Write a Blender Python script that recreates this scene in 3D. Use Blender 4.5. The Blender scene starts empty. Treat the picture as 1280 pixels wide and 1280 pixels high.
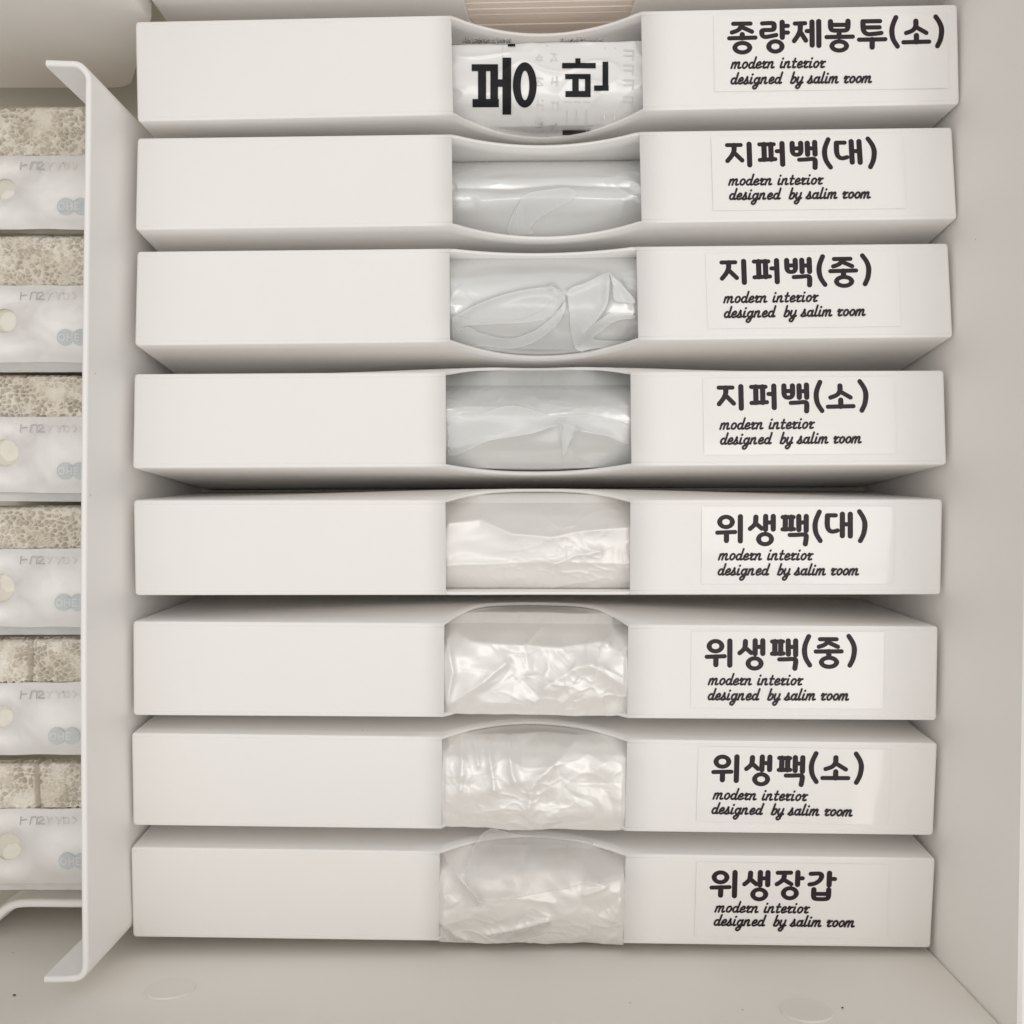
import bpy, bmesh, math, random
from mathutils import Vector, Matrix, Euler, noise
from mathutils.geometry import tessellate_polygon

SC = bpy.context.scene
COL = SC.collection
random.seed(7)

# ------------------------------------------------------------------ camera, world, lamps, exposure
F = 1387.0            # focal length in photo pixels (photo is 1280 wide)
HC = 0.377            # camera height over the plane of the box fronts (metres)
cam = bpy.data.cameras.new('camera')
cam.sensor_width = 36.0
cam.lens = 36.0 * F / 1280.0
cam.clip_start = 0.01
cam.clip_end = 50
cam_o = bpy.data.objects.new('camera', cam)
cam_o.location = (0, 0, HC)
COL.objects.link(cam_o)
SC.camera = cam_o

world = bpy.data.worlds.new('World')
SC.world = world
world.use_nodes = True
wn = world.node_tree.nodes
wl = world.node_tree.links
bg = wn['Background']
tc = wn.new('ShaderNodeTexCoord')
nz = wn.new('ShaderNodeTexNoise')
nz.inputs['Scale'].default_value = 2.6
nz.inputs['Detail'].default_value = 1.0
rmp = wn.new('ShaderNodeValToRGB')          # a plain pale room: brighter and darker walls and ceiling
rmp.color_ramp.elements[0].position = 0.36
rmp.color_ramp.elements[0].color = (0.58, 0.565, 0.55, 1)
rmp.color_ramp.elements[1].position = 0.64
rmp.color_ramp.elements[1].color = (1.0, 0.97, 0.94, 1)
wl.new(tc.outputs['Generated'], nz.inputs['Vector'])
wl.new(nz.outputs['Fac'], rmp.inputs['Fac'])
sx_ = wn.new('ShaderNodeSeparateXYZ')       # pale ceiling overhead, dimmer walls towards the horizon
mr_ = wn.new('ShaderNodeMapRange')
mr_.inputs['From Min'].default_value = 0.15; mr_.inputs['From Max'].default_value = 0.99
mr_.inputs['To Min'].default_value = 0.32; mr_.inputs['To Max'].default_value = 2.15
vm_ = wn.new('ShaderNodeVectorMath'); vm_.operation = 'SCALE'
wl.new(tc.outputs['Generated'], sx_.inputs[0]); wl.new(sx_.outputs['Z'], mr_.inputs['Value'])
wl.new(rmp.outputs['Color'], vm_.inputs[0]); wl.new(mr_.outputs['Result'], vm_.inputs['Scale'])
wl.new(vm_.outputs[0], bg.inputs['Color'])
bg.inputs['Strength'].default_value = 0.80

def lamp(name, loc, size, size_y, power, color, aim=(0, 0, 0)):
    l = bpy.data.lights.new(name, 'AREA')
    l.shape = 'RECTANGLE'
    l.size = size
    l.size_y = size_y
    l.energy = power
    l.color = color
    o = bpy.data.objects.new(name, l)
    o.location = loc
    d = Vector(aim) - Vector(loc)
    o.rotation_euler = d.to_track_quat('-Z', 'Y').to_euler()
    COL.objects.link(o)
    return o

LH = 1.55            # flat ceiling lamps over the drawer
def ceiling(x0, x1, y0, y1, rad):
    lamp('ceiling_lamp', ((x0 + x1) / 2, (y0 + y1) / 2, LH), x1 - x0, y1 - y0, rad * math.pi * (x1 - x0) * (y1 - y0), (1.0, 0.965, 0.92),
         ((x0 + x1) / 2, (y0 + y1) / 2 + 1e-4, 0))
ceiling(0.30, 0.82, -0.25, 0.30, 1.8)
ceiling(0.50, 0.84, -0.62, -0.27, 1.8)
ceiling(0.64, 0.86, -0.98, -0.64, 1.8)
ceiling(-0.30, 0.24, 0.02, 0.26, 3.2)

SC.view_settings.view_transform = 'Standard'
SC.view_settings.look = 'None'
SC.view_settings.gamma = 1.0
SC.view_settings.use_curve_mapping = False
SC.view_settings.exposure = -0.19
SC.cycles.diffuse_bounces = 8
SC.cycles.max_bounces = 14
SC.cycles.transparent_max_bounces = 16

# ------------------------------------------------------------------ helpers
def W(px, py, dist):
    """photo pixel at a given distance below the camera -> world point"""
    return Vector(((px - 640) * dist / F, (640 - py) * dist / F, HC - dist))

def tag(o, label, cat, group=None, kind=None):
    if label: o['label'] = label
    if cat: o['category'] = cat
    if group: o['group'] = group
    if kind: o['kind'] = kind
    return o

def empty(name, loc=(0, 0, 0), mat=None):
    o = bpy.data.objects.new(name, None)
    o.empty_display_size = 0.01
    if mat is not None: o.matrix_world = mat
    else: o.location = loc
    COL.objects.link(o)
    return o

def link_mesh(name, me, mat, parent=None, smooth=True, sharp=35):
    if mat: me.materials.append(mat)
    if smooth:
        for p in me.polygons: p.use_smooth = True
        me.set_sharp_from_angle(angle=math.radians(sharp))
    o = bpy.data.objects.new(name, me)
    COL.objects.link(o)
    if parent: o.parent = parent
    return o

def obj(name, verts, faces, mat, parent=None, smooth=True, sharp=35, recalc=False):
    me = bpy.data.meshes.new(name)
    me.from_pydata([tuple(v) for v in verts], [], faces)
    if recalc:
        bm = bmesh.new(); bm.from_mesh(me)
        bmesh.ops.remove_doubles(bm, verts=bm.verts, dist=1e-6)
        bmesh.ops.recalc_face_normals(bm, faces=bm.faces)
        bm.to_mesh(me); bm.free()
    me.update()
    return link_mesh(name, me, mat, parent, smooth, sharp)

def grid(name, nx, ny, fn, mat, parent=None, sharp=180):
    """fn(s,t) with s,t in 0..1 -> point"""
    v = []; f = []
    for j in range(ny + 1):
        for i in range(nx + 1):
            v.append(fn(i / nx, j / ny))
    for j in range(ny):
        for i in range(nx):
            a = j * (nx + 1) + i
            f.append((a, a + 1, a + nx + 2, a + nx + 1))
    return obj(name, v, f, mat, parent, True, sharp)

def block(name, x0, x1, y0, y1, z0, z1, mat, parent=None, bev=0.0008):
    me = bpy.data.meshes.new(name)
    bm = bmesh.new()
    bmesh.ops.create_cube(bm, size=1)
    for v in bm.verts:
        v.co = Vector(((x0 + x1) / 2 + v.co.x * (x1 - x0), (y0 + y1) / 2 + v.co.y * (y1 - y0), (z0 + z1) / 2 + v.co.z * (z1 - z0)))
    if bev:
        bmesh.ops.bevel(bm, geom=list(bm.edges), offset=bev, segments=3, affect='EDGES', profile=0.5)
    bm.to_mesh(me); bm.free()
    return link_mesh(name, me, mat, parent)

def catmull(pts, n=6, closed=False):
    out = []
    m = len(pts)
    rng = range(m) if closed else range(m - 1)
    for i in rng:
        if closed:
            p0, p1, p2, p3 = pts[i - 1], pts[i], pts[(i + 1) % m], pts[(i + 2) % m]
        else:
            p0, p1, p2, p3 = pts[max(i - 1, 0)], pts[i], pts[i + 1], pts[min(i + 2, m - 1)]
        for k in range(n):
            t = k / n
            out.append(tuple(0.5 * ((2 * b) + (c - a) * t + (2 * a - 5 * b + 4 * c - d) * t * t + (3 * b - a - 3 * c + d) * t ** 3)
                             for a, b, c, d in zip(p0, p1, p2, p3)))
    if not closed: out.append(tuple(pts[-1]))
    return out

def fract(x): return x - math.floor(x)

def n3(x, y, z=0.0): return noise.noise(Vector((x, y, z)))

def fbm(x, y, z=0.0, o=3):
    s = 0; a = 1
    for k in range(o):
        s += a * n3(x, y, z + 17 * k); x *= 2; y *= 2; a *= 0.5
    return s

# ------------------------------------------------------------------ materials
def nodes(name):
    m = bpy.data.materials.new(name)
    m.use_nodes = True
    nt = m.node_tree
    return m, nt, nt.nodes['Principled BSDF']

def plastic(name, col, rough=0.45, spec=0.4, grain=0.02, gscale=900, vary=0.03):
    m, nt, b = nodes(name)
    t = nt.nodes.new('ShaderNodeTexCoord')
    n = nt.nodes.new('ShaderNodeTexNoise'); n.inputs['Scale'].default_value = 18; n.inputs['Detail'].default_value = 4
    mp = nt.nodes.new('ShaderNodeMapRange')
    mp.inputs['To Min'].default_value = 1 - vary; mp.inputs['To Max'].default_value = 1 + vary
    mx = nt.nodes.new('ShaderNodeMix'); mx.data_type = 'RGBA'; mx.blend_type = 'MULTIPLY'; mx.inputs['Factor'].default_value = 1
    mx.inputs['A'].default_value = (*col, 1)
    nt.links.new(t.outputs['Object'], n.inputs['Vector'])
    nt.links.new(n.outputs['Fac'], mp.inputs['Value'])
    nt.links.new(mp.outputs['Result'], mx.inputs['B'])
    vo = nt.nodes.new('ShaderNodeTexVoronoi'); vo.inputs['Scale'].default_value = 38
    lt_ = nt.nodes.new('ShaderNodeMath'); lt_.operation = 'LESS_THAN'; lt_.inputs[1].default_value = 0.017
    sc_ = nt.nodes.new('ShaderNodeMath'); sc_.operation = 'MULTIPLY'; sc_.inputs[1].default_value = 0.45
    mk = nt.nodes.new('ShaderNodeMix'); mk.data_type = 'RGBA'; mk.inputs['B'].default_value = (0.25, 0.22, 0.18, 1)
    nt.links.new(t.outputs['Object'], vo.inputs['Vector']); nt.links.new(vo.outputs['Distance'], lt_.inputs[0])
    nt.links.new(lt_.outputs[0], sc_.inputs[0]); nt.links.new(sc_.outputs[0], mk.inputs['Factor'])
    nt.links.new(mx.outputs['Result'], mk.inputs['A'])
    nt.links.new(mk.outputs['Result'], b.inputs['Base Color'])
    g = nt.nodes.new('ShaderNodeTexNoise'); g.inputs['Scale'].default_value = gscale; g.inputs['Detail'].default_value = 2
    bp = nt.nodes.new('ShaderNodeBump'); bp.inputs['Strength'].default_value = grain * 5; bp.inputs['Distance'].default_value = 0.0002
    nt.links.new(t.outputs['Object'], g.inputs['Vector'])
    nt.links.new(g.outputs['Fac'], bp.inputs['Height'])
    nt.links.new(bp.outputs['Normal'], b.inputs['Normal'])
    b.inputs['Roughness'].default_value = rough
    b.inputs['Specular IOR Level'].default_value = spec
    return m

def simple(name, col, rough=0.5, spec=0.4):
    m, nt, b = nodes(name)
    b.inputs['Base Color'].default_value = (*col, 1)
    b.inputs['Roughness'].default_value = rough
    b.inputs['Specular IOR Level'].default_value = spec
    return m

def film(name, clear=0.6, white=0.5, rough=0.08, col=(0.93, 0.935, 0.93)):
    """thin clear film: part see-through, part milky, with a sheen on top"""
    m, nt, b = nodes(name)
    nt.nodes.remove(b)
    out = nt.nodes['Material Output']
    tr = nt.nodes.new('ShaderNodeBsdfTransparent')
    tl = nt.nodes.new('ShaderNodeBsdfTranslucent'); tl.inputs['Color'].default_value = (*col, 1)
    m0 = nt.nodes.new('ShaderNodeMixShader'); m0.inputs[0].default_value = 0.08
    df = nt.nodes.new('ShaderNodeBsdfDiffuse'); df.inputs['Color'].default_value = (*col, 1)
    gl = nt.nodes.new('ShaderNodeBsdfGlossy'); gl.inputs['Roughness'].default_value = rough
    gl.inputs['Color'].default_value = (1, 1, 1, 1)
    fr = nt.nodes.new('ShaderNodeLayerWeight'); fr.inputs['Blend'].default_value = 0.25
    ad = nt.nodes.new('ShaderNodeMath'); ad.operation = 'MULTIPLY'; ad.inputs[1].default_value = 0.9
    m1 = nt.nodes.new('ShaderNodeMixShader'); m1.inputs[0].default_value = 1 - clear
    m2 = nt.nodes.new('ShaderNodeMixShader')
    nt.links.new(tr.outputs[0], m1.inputs[1]); nt.links.new(df.outputs[0], m0.inputs[1]); nt.links.new(tl.outputs[0], m0.inputs[2]); nt.links.new(m0.outputs[0], m1.inputs[2])
    nt.links.new(fr.outputs['Fresnel'], ad.inputs[0]); nt.links.new(ad.outputs[0], m2.inputs[0])
    nt.links.new(m1.outputs[0], m2.inputs[1]); nt.links.new(gl.outputs[0], m2.inputs[2])
    nt.links.new(m2.outputs[0], out.inputs['Surface'])
    return m

def bagmat(name, col, rough, coat, micro=0.0, metal=0.3):
    m, nt, b = nodes(name)
    b.inputs['Base Color'].default_value = (*col, 1)
    b.inputs['Roughness'].default_value = rough
    b.inputs['Specular IOR Level'].default_value = 0.75
    b.inputs['Coat Weight'].default_value = coat
    b.inputs['Coat Roughness'].default_value = 0.12
    b.inputs['Metallic'].default_value = metal
    t = nt.nodes.new('ShaderNodeTexCoord')
    n = nt.nodes.new('ShaderNodeTexNoise'); n.inputs['Scale'].default_value = 420; n.inputs['Detail'].default_value = 2
    bp = nt.nodes.new('ShaderNodeBump'); bp.inputs['Strength'].default_value = micro; bp.inputs['Distance'].default_value = 0.0003
    nt.links.new(t.outputs['Object'], n.inputs['Vector']); nt.links.new(n.outputs['Fac'], bp.inputs['Height'])
    nt.links.new(bp.outputs['Normal'], b.inputs['Normal'])
    return m

M_BOX = plastic('white_box_plastic', (0.90, 0.885, 0.866), 0.5, 0.35, 0.03, 900, 0.025)
M_PANEL = plastic('drawer_laminate', (0.88, 0.85, 0.80), 0.55, 0.3, 0.03, 700, 0.03)
M_SIDE = plastic('drawer_side_laminate', (0.94, 0.92, 0.895), 0.55, 0.3, 0.03, 700, 0.02)
M_FLOOR = plastic('drawer_floor', (0.60, 0.57, 0.50), 0.6, 0.3)
M_ORG = plastic('divider_plastic', (0.90, 0.885, 0.865), 0.4, 0.4, 0.01)
M_BIN = plastic('bin_plastic', (0.90, 0.87, 0.825), 0.5, 0.3)
M_INK = simple('dark_print', (0.026, 0.014, 0.019), 0.4, 0.28)
M_BLACK = simple('black_print', (0.010, 0.010, 0.012), 0.45, 0.2)
M_DOTS = simple('wall_dots', (0.17, 0.16, 0.15), 0.8, 0.1)
M_FAINT = simple('faint_print', (0.69, 0.685, 0.68), 0.4, 0.3)
M_STICK = simple('label_sticker', (0.897, 0.882, 0.863), 0.07, 0.45)
M_SCREW = plastic('screw_cover_plastic', (0.84, 0.81, 0.765), 0.35, 0.4)
M_GREY = simple('grey_print', (0.46, 0.45, 0.455), 0.6)
M_PALE = simple('pale_grey_print', (0.68, 0.66, 0.655), 0.6)
M_LOGO = simple('logo_grey', (0.57, 0.61, 0.615), 0.6)
M_LOGOT = simple('logo_text', (0.72, 0.725, 0.72), 0.6)
M_SPECK = simple('dirt', (0.05, 0.04, 0.03), 0.8)
M_BAND = plastic('paper_band', (0.90, 0.88, 0.86), 0.45, 0.35, 0.02, 500, 0.02)
M_FILM = film('clear_film', 0.42, rough=0.14)
M_FILMW = film('milky_flap', 0.70, rough=0.16, col=(0.94, 0.92, 0.895))
M_BEAD = film('film_fold', 0.05)
M_FILM2 = film('clearer_film', 0.95, rough=0.06)
M_FILM3 = film('band_film', 0.985, rough=0.10)
M_STRIP = film('milky_film', 0.4, rough=0.15)

# ------------------------------------------------------------------ drawer
FLOOR = -0.092
YF = -0.1525                # inner face of the front panel
def xr(y): return 0.1459 + (y + 0.15) * 0.0155     # inner face of the right panel (runs a little askew)
ZTOP = 0.0573
drawer = empty('drawer', (0, 0, FLOOR))
tag(drawer, 'pale beige drawer whose floor and side panels hold all the boxes', 'drawer')
drawer_off = Matrix.Translation((0, 0, -FLOOR))

def local(o, root):
    """give world-built mesh o the parent root without moving it"""
    o.parent = root
    o.matrix_parent_inverse = root.matrix_world.inverted()
bpy.context.view_layer.update()

floor = block('floor_panel', -0.36, 0.32, -0.19, 0.33, FLOOR - 0.012, FLOOR, M_FLOOR, bev=0); local(floor, drawer)
front = block('front_panel', -0.36, 0.1455, YF - 0.018, YF, FLOOR + 0.0002, 0.105, M_PANEL, bev=0.001); local(front, drawer)
back = block('back_panel', -0.36, 0.1518, 0.262, 0.28, FLOOR + 0.0002, 0.10, M_PANEL, bev=0.001); local(back, drawer)
# right panel: a thick board, slightly askew
sv = []
for (y) in (-0.172, 0.261):
    for (dx, z) in ((0, FLOOR + 0.0002), (0, ZTOP - 0.001), (0.001, ZTOP), (0.017, ZTOP), (0.018, ZTOP - 0.001), (0.018, FLOOR + 0.0002)):
        sv.append((xr(y) + dx, y, z))
sf = [(i, (i + 1) % 6, 6 + (i + 1) % 6, 6 + i) for i in range(6)] + [tuple(range(5, -1, -1)), tuple(range(6, 12))]
side = obj('side_panel', sv, sf, M_SIDE, None, True, 35, True); local(side, drawer)

def disc_y(name, x, z, r, mat, h=0.0006):
    v = []; f = []
    n = 48
    for k in range(n):
        a = 2 * math.pi * k / n
        v.append((x + r * math.cos(a), YF + 0.00002, z + r * math.sin(a)))
    for k in range(n):
        a = 2 * math.pi * k / n
        v.append((x + (r - 0.0003) * math.cos(a), YF + h, z + (r - 0.0003) * math.sin(a)))
    for k in range(n):
        f.append((k, (k + 1) % n, n + (k + 1) % n, n + k))
    f.append(tuple(range(n, 2 * n)))
    o = obj(name, v, f, mat, None, True, 35, True)
    local(o, drawer)
    return o
disc_y('screw_cover', -0.1092, 0.0225, 0.0080, M_SCREW)
disc_y('screw_cover', 0.0900, 0.0382, 0.0080, M_SCREW)
def speck(px, py, r):
    d = -YF * F / (py - 640)
    p = W(px, py, d)
    v = [(p.x + r * math.cos(a) * (1 + .3 * math.sin(3 * a)), YF + 0.0003, p.z + r * .8 * math.sin(a)) for a in [k * math.pi / 5 for k in range(10)]]
    v.append((p.x, YF + 0.0007, p.z))
    o = obj('dirt_speck', v, [(k, (k + 1) % 10, 10) for k in range(10)], M_SPECK, None, False); local(o, drawer)
speck(18, 1245, 0.00055); speck(1053, 1261, 0.0004)

# ------------------------------------------------------------------ plastic divider (C-shaped sheet on edge)
def sheet_profile(path, thick, z0, z1, name, mat, bev=0.0007):
    """extrude a plan-view path (list of (x,y)) into a standing sheet of given thickness, with rounded edges"""
    n = len(path)
    nor = []
    for i in range(n):
        a = Vector(path[max(i - 1, 0)]); b = Vector(path[min(i + 1, n - 1)])
        d = (b - a).normalized(); nor.append(Vector((-d.y, d.x)))
    prof = []          # (offset, z) round the section
    h = thick / 2
    for k in range(7):
        a = math.pi * k / 6
        prof.append((h * math.cos(a), z1 - h * 0.8 + h * 0.8 * math.sin(a)))
    prof.append((-h, z0)); prof.append((h, z0))
    m = len(prof)
    v = []; f = []
    for i in range(n):
        for (o_, z) in prof:
            p = Vector(path[i]) + nor[i] * o_
            v.append((p.x, p.y, z))
    for i in range(n - 1):
        for k in range(m):
            a = i * m + k; b = i * m + (k + 1) % m
            f.append((a, b, b + m, a + m))
    f.append(tuple(range(m))); f.append(tuple(range((n - 1) * m, n * m))[::-1])
    return obj(name, v, f, mat, None, True, 40, True)

DT = 0.343            # distance of the divider's upper rim
pp = [(57, 78), (70, 78.5), (84, 79)]
pp += [(94, 79.5), (101, 83), (107, 90), (110, 98)]
pp += [(110, 115), (109.5, 180), (108.5, 250), (107.2, 350), (105.7, 480), (104.5, 640), (103.8, 800), (104.2, 950), (105, 1080), (106, 1190), (106, 1206)]
pp += [(104.5, 1215), (100, 1221), (93, 1224), (85, 1224.5), (70, 1225), (55, 1225)]
path = [tuple(W(x, y, DT).xy) for x, y in catmull(pp, 3)]
div = sheet_profile(path, 0.0021, FLOOR + 0.0002, HC - DT, 'drawer_divider', M_ORG)
tag(div, 'white C-shaped plastic divider standing between the sponge packs and the boxes', 'divider')

# low tray rim in the sponge compartment
DR = 0.392
pp = [(-170, 1230), (-60, 1185), (-20, 1160), (0, 1142), (8, 1136), (18, 1131.5), (32, 1130), (60, 1130), (97, 1130.3), (150, 1130.5)]
path = [tuple(W(x, y, DR).xy) for x, y in catmull(pp, 4)]
tray = sheet_profile(path, 0.0030, FLOOR + 0.0002, HC - DR, 'tray_rim', M_ORG)
tag(tray, 'low white plastic tray rim with a curved corner below the lowest sponge pack', 'tray')

# rounded bin at the top left
def bin_obj():
    x0, y0, y1, z0, z1 = -0.30, 0.167, 0.228, -0.0600, 0.075
    out = [(x0, z1), (x0, z0)]
    cx_, cz_, R = -0.158, z0 + 0.012, 0.012
    for k in range(9):
        a = -math.pi / 2 + (math.pi / 2 - 0.35) * k / 8
        out.append((cx_ + R * math.cos(a), cz_ + R * math.sin(a)))
    out += [(-0.1225, 0.0), (-0.1215, z1)]
    n = len(out)
    def inset(p, d):
        return p
    v = []
    cx = sum(p[0] for p in out) / n; cz = sum(p[1] for p in out) / n
    layers = [(y0 + 0.0012, 1.0), (y0 + 0.0003, 0.9965), (y0, 0.99)]
    for (y, s) in reversed(layers):
        for (x, z) in out: v.append((cx + (x - cx) * s, y, cz + (z - cz) * s))
    for (x, z) in out: v.append((x, y1, z))
    f = []
    for L in range(3):
        for k in range(n):
            a = L * n + k; b = L * n + (k + 1) % n
            f.append((a, b, b + n, a + n))
    f.append(tuple(range(n))); f.append(tuple(range(3 * n, 4 * n)))
    o = obj('storage_bin', v, f, M_BIN, None, True, 30, True)
    tag(o, 'plain beige storage bin with a rounded lower corner above the sponge packs', 'bin')
bin_obj()

# ------------------------------------------------------------------ lettering
G = {
 '지': [[(15,28),(115,28)], [(66,30),(64,72),(46,110),(15,148)], [(64,85),(122,145)], [(176,22),(176,180)]],
 '퍼': [[(15,25),(120,25)], [(48,25),(48,140)], [(98,25),(98,140)], [(15,143),(128,138)], [(140,78),(180,78)], [(180,20),(180,178)]],
 '백': [[(18,20),(18,60),(20,88),(34,104),(64,104),(78,88),(80,60),(80,20)], [(18,58),(80,58)], [(128,20),(128,105)], [(182,15),(182,105)], [(128,60),(182,60)], [(65,145),(120,143),(165,140),(180,152),(178,205)]],
 '(': [[(45,-5),(22,50),(15,100),(25,155),(55,205)]],
 '대': [[(18,20),(80,20)], [(20,24),(20,95),(34,128),(60,138),(95,130)], [(128,12),(130,168)], [(185,12),(188,170)], [(128,85),(187,85)]],
 ')': [[(15,-8),(45,40),(57,90),(48,155),(25,205)]],
 '소': [[(106,24),(104,60),(82,90),(34,109)], [(106,65),(181,109)], [(109,128),(109,174)], [(14,176),(201,173)]],
 '투': [[(39,20),(166,20)], [(42,24),(46,86),(73,112),(120,112),(175,106)], [(46,65),(162,65)], [(12,153),(203,152)], [(108,153),(107,208)]],
 '봉': [[(42,20),(42,50),(46,72),(64,84),(148,84),(165,70),(169,48),(169,18)], [(42,44),(169,44)], [(104,112),(104,130)], [(12,132),(203,130)], ('o',104,197,53,33)],
 '종': [[(42,29),(168,29)], [(105,32),(90,64),(68,80),(32,92)], [(108,56),(178,88)], [(107,108),(107,132)], [(12,134),(203,131)], ('o',107,203,54,34)],
 '량': [[(16,29),(85,27),(101,34),(103,55),(99,72),(80,77),(20,79),(14,98),(20,118),(45,127),(118,114)], [(162,22),(162,131)], [(162,48),(203,48)], [(162,97),(203,97)], ('o',111,197,48,37)],
 '제': [[(18,32),(93,30)], [(58,34),(56,80),(40,118),(12,158)], [(58,93),(97,155)], [(104,87),(143,87)], [(143,22),(143,189)], [(192,18),(192,192)]],
 '중': [[(43,15),(163,15)], [(104,20),(88,46),(66,60),(35,70)], [(108,40),(173,70)], [(13,105),(200,103)], [(108,105),(108,140)], ('o',110,183,55,33)],
 '위': [('o',76,68,46,37), [(13,146),(143,141)], [(80,146),(80,203)], [(180,30),(181,206)]],
 '생': [[(57,33),(54,72),(42,94),(15,118)], [(58,80),(100,116)], [(128,28),(128,122)], [(183,28),(184,120)], [(128,72),(184,72)], ('o',125,193,47,37)],
 '팩': [[(15,33),(94,33)], [(35,33),(35,120)], [(78,33),(78,120)], [(15,122),(98,120)], [(132,28),(134,124)], [(186,28),(187,130)], [(133,72),(187,72)], [(68,163),(120,162),(172,160),(188,172),(182,228)]],
 '장': [[(18,29),(114,27)], [(68,30),(62,70),(44,94),(14,115)], [(64,80),(119,113)], [(164,25),(164,116)], [(164,68),(200,68)], ('o',111,182,47,38)],
 '갑': [[(21,34),(82,31),(100,44),(92,76),(58,104),(15,114)], [(157,27),(157,116)], [(157,70),(198,70)], [(48,152),(48,185),(50,208),(64,222),(138,222),(154,208),(156,185),(156,152)], [(48,184),(156,184)]],
}
ADV = {'(': 84, ')': 80}
S = {
 'm': (1.72, [[(0,0),(0,.9)], [(0,.5),(.18,.85),(.4,.97),(.54,.82),(.54,.4),(.54,0)], [(.54,.5),(.72,.85),(.94,.97),(1.08,.82),(1.08,.2),(1.2,0),(1.5,.1)]]),
 'n': (1.28, [[(0,0),(0,.9)], [(0,.5),(.2,.85),(.44,.97),(.58,.82),(.58,.2),(.7,0),(1.0,.1)]]),
 'o': (1.06, [('o',.38,.48,.35,.47)]),
 'd': (1.22, [('o',.36,.46,.34,.45), [(.74,1.75),(.74,.9),(.74,.2),(.86,0),(1.1,.1)]]),
 'e': (1.0, [[(.06,.42),(.45,.47),(.62,.68),(.5,.93),(.28,.93),(.06,.66),(.04,.3),(.22,.02),(.5,.02),(.85,.2)]]),
 'r': (.96, [[(-.04,.7),(.08,1.02),(.26,.88),(.66,.93)], [(.44,.9),(.27,.5),(.2,.18),(.36,0),(.72,.1)]]),
 'i': (.7, [[(.08,.95),(.08,.2),(.2,0),(.46,.1)], [(.06,1.42),(.10,1.5)]]),
 't': (.84, [[(.12,1.45),(.12,.9),(.12,.2),(.26,0),(.56,.1)], [(-.12,.95),(.48,.95)]]),
 's': (.92, [[(-.1,.1),(.16,.6),(.26,1.15),(.34,.7),(.52,.36),(.42,.02),(.16,-.02),(.0,.12)], [(.42,.02),(.75,.1)]]),
 'g': (1.2, [('o',.36,.46,.34,.45), [(.74,.95),(.74,.3),(.72,-.45),(.5,-.82),(.18,-.74),(.12,-.45),(.45,-.2),(1.1,.1)]]),
 'b': (1.0, [[(.04,1.75),(.04,.9),(.04,.05)], [(.04,.45),(.25,.88),(.55,.9),(.68,.55),(.58,.12),(.3,-.02),(.04,.08)]]),
 'y': (1.18, [[(.02,.95),(.02,.4),(.14,.05),(.42,.05),(.7,.4)], [(.72,.95),(.72,.3),(.70,-.45),(.5,-.82),(.18,-.74),(.12,-.45),(.45,-.2),(1.0,.1)]]),
 'a': (1.2, [('o',.36,.46,.34,.45), [(.74,.95),(.74,.2),(.86,0),(1.1,.1)]]),
 'l': (.66, [[(.08,1.75),(.08,.9),(.08,.2),(.2,0),(.46,.1)]]),
 ' ': (.72, []),
}

class Ink:
    def __init__(s): s.v = []; s.f = []; s.k = 0
    def stroke(s, pts, width, closed=False, aniso=None):
        """flat ribbon of given width with round ends along 2D pts"""
        s.k += 1
        z = s.k * 2e-6
        n = len(pts)
        P = [Vector(p) for p in pts]
        base = len(s.v)
        L = []; R = []
        for i in range(n):
            a = P[i - 1] if (i > 0 or closed) else P[i]
            b = P[(i + 1) % n] if (i < n - 1 or closed) else P[i]
            d = (b - a)
            if d.length < 1e-12: d = Vector((1, 0))
            d.normalize()
            w = width if aniso is None else width * (1 - aniso * abs(d.x))
            nn = Vector((-d.y, d.x)) * w / 2
            L.append(P[i] + nn); R.append(P[i] - nn)
        for i in range(n):
            s.v.append((L[i].x, L[i].y, z)); s.v.append((R[i].x, R[i].y, z))
        for i in range(n if closed else n - 1):
            a = base + 2 * i; b = base + 2 * ((i + 1) % n)
            s.f.append((a, a + 1, b + 1, b))
        if not closed:
            for (c, l, r, sg) in ((P[0], L[0], R[0], 1), (P[-1], L[-1], R[-1], -1)):
                w = (l - r).length / 2
                a0 = math.atan2((l - c).y, (l - c).x)
                idx = []
                for k in range(9):
                    a = a0 + sg * math.pi * k / 8
                    s.v.append((c.x + w * math.cos(a), c.y + w * math.sin(a), z)); idx.append(len(s.v) - 1)
                s.f.append(tuple(idx))
    def poly(s, pts):
        s.k += 1
        z = s.k * 2e-6
        b = len(s.v)
        for p in pts: s.v.append((p[0], p[1], z))
        s.f.append(tuple(range(b, b + len(pts))))

def glyph_strokes(gl):
    for st in gl:
        if isinstance(st, tuple):
            _, cx, cy, rx, ry = st
            yield [(cx + rx * math.cos(2 * math.pi * k / 28), cy + ry * math.sin(2 * math.pi * k / 28)) for k in range(28)], True
        else:
            yield (catmull(st, 6) if len(st) > 2 else st), False

def text_ink(ink, text, u, lines, l1, l2):
    """text laid out from (0,0) = top left of the first glyph, y up, u metres per unit"""
    x = 0
    for ch in text:
        for pts, cl in glyph_strokes(G[ch]):
            ink.stroke([((x + a) * u, -b * u) for a, b in pts], 39 * u, cl, 0.2)
        x += ADV.get(ch, 236)
    for (line, (ox, oy), width) in ((lines[0], l1, 690), (lines[1], l2, 1037)):
        tot = sum(S[c][0] for c in line) + 0.15
        k = width / tot
        kx = k; ky = 45.0
        x = 0
        for c in line:
            for pts, cl in glyph_strokes(S[c][1]):
                ink.stroke([((ox + kx * (x + a) + ky * 0.33 * b) * u, (-oy + ky * b) * u) for a, b in pts], 14.5 * u, cl)
            x += S[c][0]

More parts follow.
